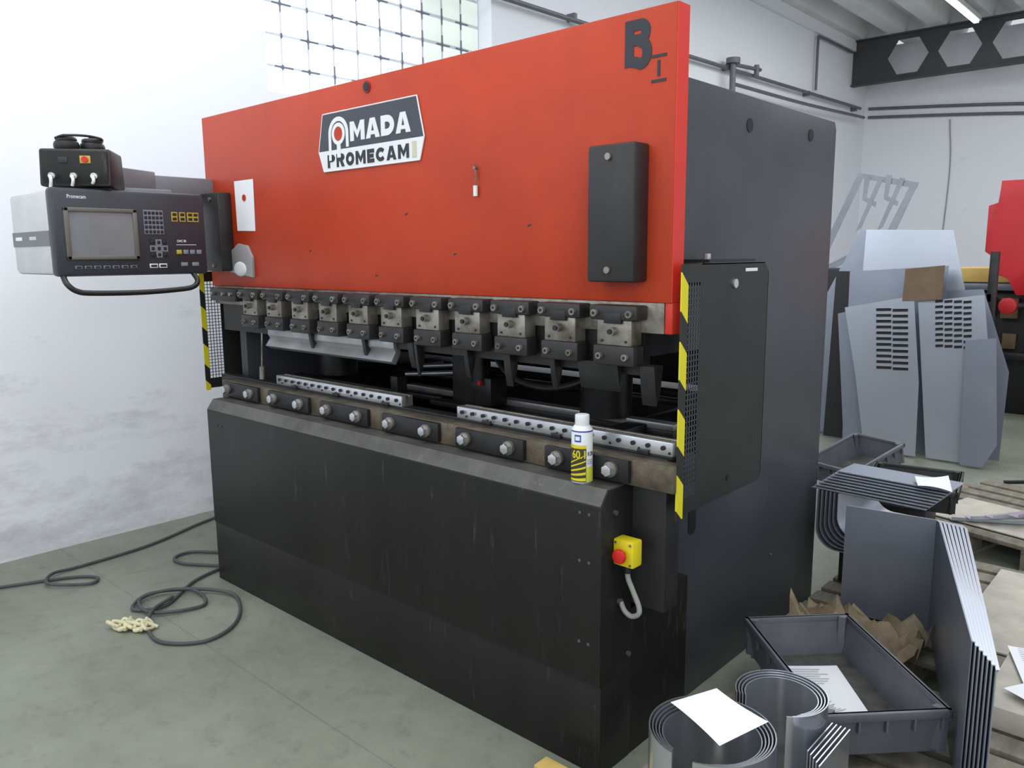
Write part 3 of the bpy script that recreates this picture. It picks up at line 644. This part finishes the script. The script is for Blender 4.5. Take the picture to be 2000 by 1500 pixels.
# ---------------- pallets and bins ----------------
def rotroot(r,ang,tilt=None):
    r.rotation_euler=(tilt[0] if tilt else 0,tilt[1] if tilt else 0,ang)
def pallet(cx,cy,w,l,ang,lab):
    r=empty('wooden_pallet',(cx,cy,0),lab,'pallet','wooden pallets')
    k=MB(); n=int(l/0.13)
    for i in range(n):
        y=cy-l/2+0.05+(l-0.1)*i/(n-1); k.box(cx-w/2,cx+w/2,y-0.05,y+0.05,0.118,0.14,WOOD,0.002)
    for x in (-1,0,1): k.box(cx+x*(w/2-0.05)-0.05,cx+x*(w/2-0.05)+0.05,cy-l/2,cy+l/2,0.098,0.118,WOOD,0.002)
    k.obj('deck_boards',r)
    k=MB()
    for x in (-1,0,1):
        for y in (-1,0,1):
            k.box(cx+x*(w/2-0.05)-0.05,cx+x*(w/2-0.05)+0.05,cy+y*(l/2-0.07)-0.07,cy+y*(l/2-0.07)+0.07,0.022,0.098,WOOD,0.003)
        k.box(cx+x*(w/2-0.05)-0.05,cx+x*(w/2-0.05)+0.05,cy-l/2,cy+l/2,0.0,0.022,WOOD,0.002)
    k.obj('pallet_blocks',r); rotroot(r,ang); return r
pallet(-0.62,2.15,1.05,1.3,0.0,'worn wooden pallet under grey bins and rolled sheets')
pallet(-0.80,3.58,0.90,1.2,0.0,'worn wooden pallet carrying bent sheet metal parts')
pallet(-0.85,5.15,0.80,1.1,-0.25,'pale wooden pallet loaded with crates and offcuts')
MB().box(-0.70,-0.36,3.22,4.12,0.1405,0.150,PALE,0.002).obj('cardboard_sheet',label='pale cardboard sheet covering part of a pallet',category='cardboard')
M=Matrix.Translation((-0.83,4.92,0))@Matrix.Rotation(-0.25,4,'Z')
k=MB(); k.box(-0.34,0.34,-0.22,0.25,0.1405,0.148,PALE,0.002,M); k.obj('cardboard_sheet',label='pale cardboard sheet under metal offcuts on a pallet',category='cardboard')
def tray(cx,cy,z,w,l,h,ang,m,mf,name,lab,tilt=None,grp=None):
    r=empty(name,(cx,cy,z),lab,'crate',grp)
    k=MB(); t=0.006; d=0.02
    W0,L0=w/2-d,l/2-d; W1,L1=w/2,l/2
    for sx in (-1,1):
        k.prism([(cx+sx*W0,z),(cx+sx*W1,z+h),(cx+sx*(W1-t),z+h),(cx+sx*(W0-t),z)],'y',cy-L0-0.008,cy+L0+0.008,m)
        k.prism([(cy+sx*L0,z),(cy+sx*L1,z+h),(cy+sx*(L1-t),z+h),(cy+sx*(L0-t),z)],'x',cx-W0-0.008,cx+W0+0.008,m)
        k.box(cx+sx*W1-0.009,cx+sx*W1+0.009,cy-L1-0.009,cy+L1+0.009,z+h-0.025,z+h,m,0.003)
        k.box(cx-W1-0.009,cx+W1+0.009,cy+sx*L1-0.009,cy+sx*L1+0.009,z+h-0.025,z+h,m,0.003)
        for i in range(7):
            k.box(cx+sx*(W1-0.004),cx+sx*(W1+0.008),cy-L0+2*L0*i/6-0.003,cy-L0+2*L0*i/6+0.003,z+h-0.06,z+h-0.02,m)
        for i in range(5):
            k.box(cx-W0+2*W0*i/4-0.003,cx-W0+2*W0*i/4+0.003,cy+sx*(L1-0.004),cy+sx*(L1+0.008),z+h-0.06,z+h-0.02,m)
        for sy in (-1,1):
            k.prism([(cx+sx*W0,cy+sy*(L0-0.01)),(cx+sx*W1,cy+sy*(L1-0.01)),(cx+sx*(W1),cy+sy*L1),(cx+sx*(W1-0.02),cy+sy*L1),(cx+sx*(W0-0.02),cy+sy*L0)],'z',z+0.01,z+h,m)
    k.obj('bin_walls',r)
    k=MB(); k.box(cx-W0,cx+W0,cy-L0,cy+L0,z,z+0.006,mf); k.obj('bin_floor',r)
    rotroot(r,ang,tilt); return r
tray(-0.83,2.42,0.20,0.36,0.60,0.14,math.radians(46),BIN,DUST,'storage_bin','grey plastic storage tray holding paper sheets',grp='plastic storage bins')
MB().box(-0.99,-0.70,2.30,2.54,0.141,0.198,BIND,0.004).obj('wooden_board',label='dark flat board under the grey tray',category='board')
tray(-0.35,1.84,0.142,0.34,0.48,0.12,math.radians(35),BIN,DUST,'storage_bin','grey plastic storage tray on the pallet',grp='plastic storage bins')
tray(-1.18,4.42,0.32,0.42,0.44,0.12,math.radians(10),BIND,DUST,'storage_bin','black open plastic crate behind the sheet stack',grp='plastic storage bins')
MB().box(-1.38,-1.08,4.30,4.50,0.0,0.32,BIND,0.01).obj('storage_box',label='closed dark box under the black crate',category='box')
tray(-1.66,4.98,0.26,0.34,0.46,0.14,math.radians(-18),BIN,DUST,'storage_bin','tilted grey plastic crate behind the machine',(0.25,0,0),'plastic storage bins')
MB().box(-1.82,-1.5,4.8,5.15,0,0.19,BIND,0.01).obj('storage_box',label='dark box under the tilted grey crate',category='box')
# ---------------- papers ----------------
def paper(cx,cy,z,w,l,ang,lab,curl=0.01,lines=False,tilt=0,roll=0,m=PAP):
    k=MB(); t=bmesh.new(); bmesh.ops.create_grid(t,x_segments=10,y_segments=10,size=0.5)
    for v in t.verts:
        a,b2=v.co.x,v.co.y; v.co=(a*w,b2*l,curl*(4*a*a*b2+ a*b2*2)+abs(curl)*1.0)
    k.add(t,m)
    if lines:
        for i in range(7):
            k.box(-w*0.38,w*(0.1+0.25*random.random()),l*(0.4-0.05*i),l*(0.4-0.05*i)+0.002,abs(curl)*1.6+0.001,abs(curl)*1.6+0.0015,KEY)
    k.xf(Matrix.Translation((cx,cy,z))@Matrix.Rotation(ang,4,'Z')@Matrix.Rotation(tilt,4,'X')@Matrix.Rotation(roll,4,'Y'))
    return k.obj('paper_sheet',label=lab,category='paper')
paper(-0.88,2.43,0.208,0.21,0.297,math.radians(40),'printed white paper lying in the grey tray',0.003,True)
paper(-0.77,2.31,0.216,0.12,0.17,math.radians(65),'smaller printed paper overlapping another in the grey tray',0.003,True)
paper(-0.865,1.705,0.455,0.19,0.15,math.radians(-22),'blank white paper resting on the rolled sheet metal',0.010)
paper(-0.34,3.02,0.217,0.21,0.297,math.radians(20),'printed white paper beside the bent sheet stack',0.01,True)
paper(-0.27,2.85,0.225,0.21,0.297,math.radians(-30),'printed white paper beside the bent sheet stack',0.012,True)
paper(-0.90,3.66,0.612,0.13,0.16,math.radians(20),'crumpled white paper on the sheet pile',0.015)
MB().box(-0.48,-0.10,2.7,2.97,0.0,0.215,BRN,0.004).obj('cardboard_box',label='flat brown cardboard box under loose papers',category='box') if False else MB().box(-0.48,-0.12,2.68,3.15,0.141,0.215,PALE,0.004).obj('cardboard_box',label='flat pale cardboard box under loose papers',category='box')
# ---------------- rolled sheets ----------------
def shell(cx,cy,r,a0,a1,z0,z1,lab,grp,m=GALR):
    k=MB(); n=40; th=0.003
    o=[(cx+r*math.cos(a0+(a1-a0)*i/n),cy+r*math.sin(a0+(a1-a0)*i/n)) for i in range(n+1)]
    q=[(cx+(r-th)*math.cos(a0+(a1-a0)*i/n),cy+(r-th)*math.sin(a0+(a1-a0)*i/n)) for i in range(n+1)]
    t=bmesh.new()
    A=[[t.verts.new((p[0],p[1],zz)) for p in L2] for L2 in (o,q) for zz in (z0,z1)]
    o0,o1,q0,q1=A
    for i in range(n):
        t.faces.new((o0[i],o0[i+1],o1[i+1],o1[i])); t.faces.new((q0[i],q0[i+1],q1[i+1],q1[i]))
        t.faces.new((o1[i],o1[i+1],q1[i+1],q1[i])); t.faces.new((o0[i],o0[i+1],q0[i+1],q0[i]))
    t.faces.new((o0[0],o1[0],q1[0],q0[0])); t.faces.new((o0[n],o1[n],q1[n],q0[n]))
    k.add(t,m); return k.obj('rolled_sheet',label=lab,category='sheet metal',group=grp)
for i in range(5):
    shell(-0.855,1.655,0.152-0.008*i,math.radians(-78+5*i),math.radians(262-3*i),0.14,0.452-0.004*i,'curved galvanised sheet nested in an open roll','nested rolled sheets')
for i in range(4):
    shell(-0.80,1.93,0.118-0.008*i,math.radians(-60+8*i),math.radians(220),0.14,0.45-0.003*i,'curved galvanised sheet nested in an open roll','nested rolled sheets')
for i in range(5):
    x=-0.675+0.011*i; k=MB(); k.prism([(x,0.14),(x+0.003,0.14),(x+0.003,0.40),(x,0.40)],'y',1.80-0.01*i,1.96,GALR); k.obj('metal_strip',label='flat galvanised strip standing beside the rolls',category='sheet metal',group='standing metal strips')
# ---------------- L bent sheets ----------------
for i in range(7):
    e=0.012*i
    pts=[(-1.09+e*0.6,3.18+e),(-0.77+e*0.9,3.22+e),(-0.755+e,3.20+e*0.9),(-0.43+e*1.0,2.24-0.012*i)]
    k=MB(); z1=0.60-0.004*i
    k.prism(stripe(pts,0.003),'z',0.152,z1,GALD if i==0 else GALV)
    k.prism(stripe([(p[0]+0.004,p[1]+0.003) for p in pts],0.006),'z',z1-0.003,z1,GALV)
    k.obj('bent_sheet',label='L shaped bent steel sheet standing on edge in a stack',category='sheet metal',group='stack of bent sheets')
for i in range(6):
    x0=-1.31+0.018*i; z0=0.30+0.014*i; r=0.09
    pts=[(x0,0.56)]+[(x0,z0+r)]+[(x0+r-r*math.cos(a),z0+r-r*math.sin(a)) for a in [math.pi/2*j/8 for j in range(1,9)]]+[(-0.97,z0)]
    k=MB(); k.prism(stripe(pts,0.003),'y',3.45,3.95,GALV); k.obj('bent_channel',label='rounded bent steel channel nested with others',category='sheet metal',group='nested bent channels')
for i in range(8):
    M=Matrix.Translation((-1.10+0.006*i,3.55+0.026*i,0.562+0.006*i))@Matrix.Rotation(math.radians(-3),4,'Z')
    k=MB(); k.box(-0.24,0.24,-0.10,0.10,0,0.0015,GALD,0,M); k.box(-0.24,0.24,-0.10,-0.0985,0.0,0.0055,BRT,0,M)
    k.obj('flanged_sheet',label='flat flanged galvanised sheet lying in a pile',category='sheet metal',group='pile of flanged sheets')
MB().box(-1.22,-0.9,3.50,3.90,0.141,0.29,BIND,0.006).obj('storage_box',label='dark box supporting the nested channels',category='box')
def crumple(cx,cy,z,w,l,ang,h,m,lab,seed,name='packing_paper'):
    from mathutils import noise
    t=bmesh.new(); bmesh.ops.create_grid(t,x_segments=14,y_segments=14,size=0.5)
    for v in t.verts:
        a,b2=v.co.x,v.co.y; nn=noise.noise(Vector((a*4+seed,b2*4,seed)))+0.5*noise.noise(Vector((a*11,b2*11+seed,2)))
        v.co=(a*w*(1+0.1*nn),b2*l*(1-0.12*nn),max(0.002,h*(0.5+nn)))
    k=MB(); k.add(t,m); k.xf(Matrix.Translation((cx,cy,z))@Matrix.Rotation(ang,4,'Z'))
    return k.obj(name,label=lab,category='packing paper')
crumple(-0.94,2.96,0.145,0.44,0.24,0.0,0.14,BRN,'crumpled brown packing paper between bin and sheets',3)
crumple(-1.12,2.72,0.145,0.24,0.16,0.2,0.05,BRN,'crumpled brown packing paper next to the machine',5)
MB().box(-1.47,-1.33,1.70,1.76,0,0.05,WOODY,0.003).obj('wood_block',label='pale wooden block at the machine foot',category='wood block')
MB().box(-1.30,-1.18,1.42,1.75,0.0,0.03,WOODY,0.003).obj('wood_block',label='pale wooden batten lying on the floor',category='wood block')
MB().box(-0.75,-0.25,5.35,5.45,0.141,0.20,YEL,0.003).obj('wood_block',label='yellow painted batten on the pallet',category='wood block')
for i in range(7):
    M=Matrix.Translation((-0.85+0.05*i,4.86+0.05*i,0.150+0.022*i))@Matrix.Rotation(0.5+0.25*i,4,'Z')
    k=MB(); k.box(-0.25,0.25,-0.03,0.03,0,0.003,GALV,0,M); k.box(-0.25,0.25,-0.03,-0.027,0,0.02,GALV,0,M)
    k.obj('metal_offcut',label='narrow galvanised offcut strip on the pallet',category='sheet metal',group='offcuts on the pallet')

# ---------------- leaning sheets ----------------
def slotted(pts,y,slots,m,lab):
    k=MB(); k.prism(pts,'y',y,y+0.004,m)
    if slots:
        x0,x1,z0,z1,nr,nc,sk=slots
        for i in range(nr):
            for j in range(nc):
                zz=z0+(z1-z0)*i/(nr-1); a=x0+(x1-x0)*j/nc+0.006; bb=x0+(x1-x0)*(j+1)/nc-0.006; s=sk*(zz-z0); h=(z1-z0)/nr
                k.prism([(a-s,zz),(bb-s,zz+0.006),(bb-s,zz+h*0.5+0.006),(a-s,zz+h*0.5)],'y',y-0.003,y+0.001,DKG)
                k.prism([(a-s,zz+h*0.5),(bb-s,zz+h*0.5+0.006),(bb-s,zz+h*0.68),(a-s,zz+h*0.62)],'y',y-0.012,y+0.001,BRT)
    o=k.obj('steel_sheet',label=lab,category='sheet metal',group='leaning steel sheets')
    o.rotation_euler=(math.radians(-6),0,0); return o
slotted([(-2.42,1.16),(-1.90,1.27),(-1.80,0.60),(-1.77,0.02),(-2.16,0.02),(-2.28,0.6)],6.62,(-2.13,-1.88,0.68,1.14,11,2,0.10),GALV,'louvred galvanised panel leaning in a row')
slotted([(-1.87,1.22),(-1.42,1.29),(-1.34,0.80),(-1.27,0.15),(-1.36,0.02),(-1.70,0.02)],6.64,(-1.72,-1.46,0.88,1.22,9,4,0.10),GALV,'perforated galvanised panel leaning in a row')
slotted([(-1.50,0.95),(-1.30,0.98),(-1.22,0.2),(-1.3,0.02),(-1.45,0.02)],6.58,None,GALD,'small plain dull steel panel leaning at the end')
slotted([(-2.47,1.45),(-1.72,1.50),(-1.72,0.02),(-2.4,0.02)],6.80,None,GALD,'plain galvanised panel leaning behind others')
slotted([(-1.98,1.47),(-1.70,1.50),(-1.70,1.24),(-1.98,1.22)],6.74,None,BRPL,'brown sheet piece between the steel panels')
slotted([(-2.42,1.80),(-1.75,1.78),(-1.62,1.3),(-1.62,0.02),(-2.4,0.02)],6.95,None,GALV,'tall galvanised panel leaning at the rear')
slotted([(-1.80,1.30),(-1.48,1.32),(-1.25,0.7),(-1.25,0.02),(-1.8,0.02)],6.88,None,GALD,'dull galvanised panel leaning behind the perforated one')
slotted([(-2.85,1.0),(-2.50,1.80),(-2.40,1.80),(-2.38,0.02),(-2.8,0.02)],7.05,None,GALD,'dull steel panel with slanted edge')
slotted([(-2.62,1.45),(-2.46,1.45),(-2.38,0.5),(-2.2,0.02),(-2.6,0.02)],6.9,None,DK,'dark steel panel leaning at the side')
slotted([(-2.50,1.10),(-2.43,1.12),(-2.25,0.5),(-2.18,0.02),(-2.35,0.02)],6.70,None,GALD,'narrow galvanised panel leaning at the side')
k=MB(); 
for x in (-2.9,-1.5): k.box(x-0.03,x+0.03,7.38,7.44,0,1.6,DKG,0.003)
k.box(-2.9,-1.5,7.38,7.42,1.2,1.26,DKG); k.box(-2.9,-1.5,7.38,7.42,0.5,0.56,DKG)
k.box(-3.1,-2.5,7.44,8.2,0,1.45,DK,0.01)
k.obj('storage_rack',label='dark steel rack behind the leaning panels',category='rack')
TPL=mat('template_grey',(150,156,166),0.6,0.1,5,0.1)
k=MB(); yy=9.0; n=[0]
def tp(pts):
    n[0]+=1; k.prism(pts,'y',yy-0.002*n[0],yy-0.002*n[0]+0.0015,TPL)
tp([(-3.17,2.44),(-2.56,2.30),(-2.58,2.24),(-3.14,2.38)])
tp([(-3.17,2.44),(-3.10,2.42),(-4.12,0.0),(-4.22,0.0)])
tp([(-2.56,2.30),(-2.63,2.31),(-2.87,1.75),(-2.79,1.72)])
tp([(-3.5,1.44),(-2.85,1.77),(-2.79,1.72),(-3.5,1.36)])
for x in (-3.06,-2.84):
    tp([(x-0.04,2.40),(x+0.02,2.39),(x-0.01,2.16),(x-0.05,2.16)])
    tp([(x-0.05,2.20),(x+0.10,2.12),(x+0.09,2.07),(x-0.05,2.15)])
    tp([(x+0.10,2.36),(x+0.15,2.35),(x-0.04,1.86),(x-0.10,1.82)])
k.obj('cut_template',label='grey sheet template with zigzag cutouts leaning near the wall',category='sheet metal')
k=MB(); k.box(-2.25,-1.35,9.0,9.7,1.30,1.44,WOODY,0.01); k.box(-2.2,-1.35,9.05,9.6,1.22,1.30,GALD,0.01); k.box(-2.2,-1.35,9.15,9.6,0.0,1.22,DK,0.01)
for i in range(4): k.box(-2.15+0.2*i,-2.0+0.2*i,9.06,9.15,0.95+0.05*(i%2),1.15,BRPL if i%3 else GALD,0.005); k.box(-2.12+0.2*i,-2.0+0.2*i,9.08,9.15,0.65,0.8,GALD if i%2 else BRPL,0.005)
for x in (-2.2,-1.4): k.box(x-0.04,x+0.04,9.0,9.08,0,1.25,DKG,0.004)
k.box(-2.2,-1.4,9.02,9.08,0.55,0.62,DKG,0.004)
k.obj('workbench',label='dark workbench with timber top near the end wall',category='workbench')
k=MB(); k.prism([(-1.83,2.02),(-1.75,2.04),(-1.74,2.24),(-0.6,2.24),(-0.6,1.2),(-1.55,1.2),(-1.62,1.35),(-1.70,1.38),(-1.76,1.55),(-1.83,1.6)],'y',8.6,8.70,REDM,0.004)
RM=k.obj('red_machine',label='bright red machine standing near the end wall',category='machine')
MB().box(-1.3,-0.6,8.70,8.95,0,2.1,DK,0.01).obj('machine_body',RM)
k=MB(); k.cyl((-1.60,8.55,1.10),(-1.60,8.62,1.10),0.075,REDM,24,bev=0.01); k.cyl((-1.60,8.6,1.10),(-1.30,8.75,1.10),0.03,DKG,12); k.obj('red_wheel',RM)
k=MB(); k.tube([(-1.1,6.3,0.012),(-0.9,6.45,0.012),(-0.7,6.35,0.012),(-0.8,6.15,0.012),(-1.0,6.2,0.012)],0.012,DK); k.obj('hose',label='black hose loop on the floor near the pallets',category='hose')
MB().box(-1.35,-0.6,5.88,6.08,0,0.01,BRN).obj('cardboard_sheet',label='flat cardboard sheet on the floor by the panels',category='cardboard')

# ---------------- lights ----------------
def area(name,loc,rot,sx,sy,e,c=(1,1,1)):
    l=D.lights.new(name,'AREA'); l.shape='RECTANGLE'; l.size=sx; l.size_y=sy; l.energy=e; l.color=c
    o=D.objects.new(name,l); o.location=loc; o.rotation_euler=rot; COL.objects.link(o)
area('unseen_ceiling_light',(-2.6,1.2,4.6),(0,0,0),2.5,4,86,(0.94,0.97,1))  # broad unseen area lights added below the ceiling for soft light
area('unseen_ceiling_light',(0.8,2.5,4.6),(0,0,0),2,6,105,(0.94,0.97,1))
area('unseen_ceiling_light',(-1.5,8.5,4.6),(0,0,0),3,5,165,(0.96,0.98,1))
area('window_light',(-4.7,3.95,3.4),(0,math.radians(-90),0),1.5,2,60,(0.9,0.95,1))
area('added_wall_wash',(-3.0,1.0,4.5),(0,math.radians(38),0),0.6,5,38,(0.94,0.97,1))  # added light without a fixture, brightens the left wall
area('unseen_hall_light',(2.5,-2.0,3.2),(math.radians(62),0,math.radians(48)),4,3,100,(1,0.99,0.97))  # unseen key light added behind the camera, aimed at the machine
area('unseen_hall_light',(-3.2,-3.0,3.0),(math.radians(65),0,math.radians(5)),3,2.5,42,(0.97,0.98,1))  # unseen fill added from camera left to lift the console side
W=D.worlds.new('World'); S.world=W; W.use_nodes=True
W.node_tree.nodes['Background'].inputs[0].default_value=(0.86,0.93,1,1); W.node_tree.nodes['Background'].inputs[1].default_value=0.74
# ---------------- camera ----------------
cd=D.cameras.new('camera'); cd.sensor_fit='HORIZONTAL'; cd.sensor_width=36; cd.lens=28.13; cd.clip_start=0.05
co=D.objects.new('camera',cd); COL.objects.link(co)
R3=Matrix(((0.7401,-0.1012,0.6648),(0.6725,0.1228,-0.7299),(-0.0078,0.9872,0.1590)))
co.rotation_mode='QUATERNION'; co.rotation_quaternion=R3.to_quaternion().normalized(); co.location=(0,0,1.6)
S.camera=co
S.view_settings.view_transform='Standard'; S.view_settings.look='None'; S.view_settings.exposure=0.0
for o in D.objects:
    if '_w' in o: del o['_w']
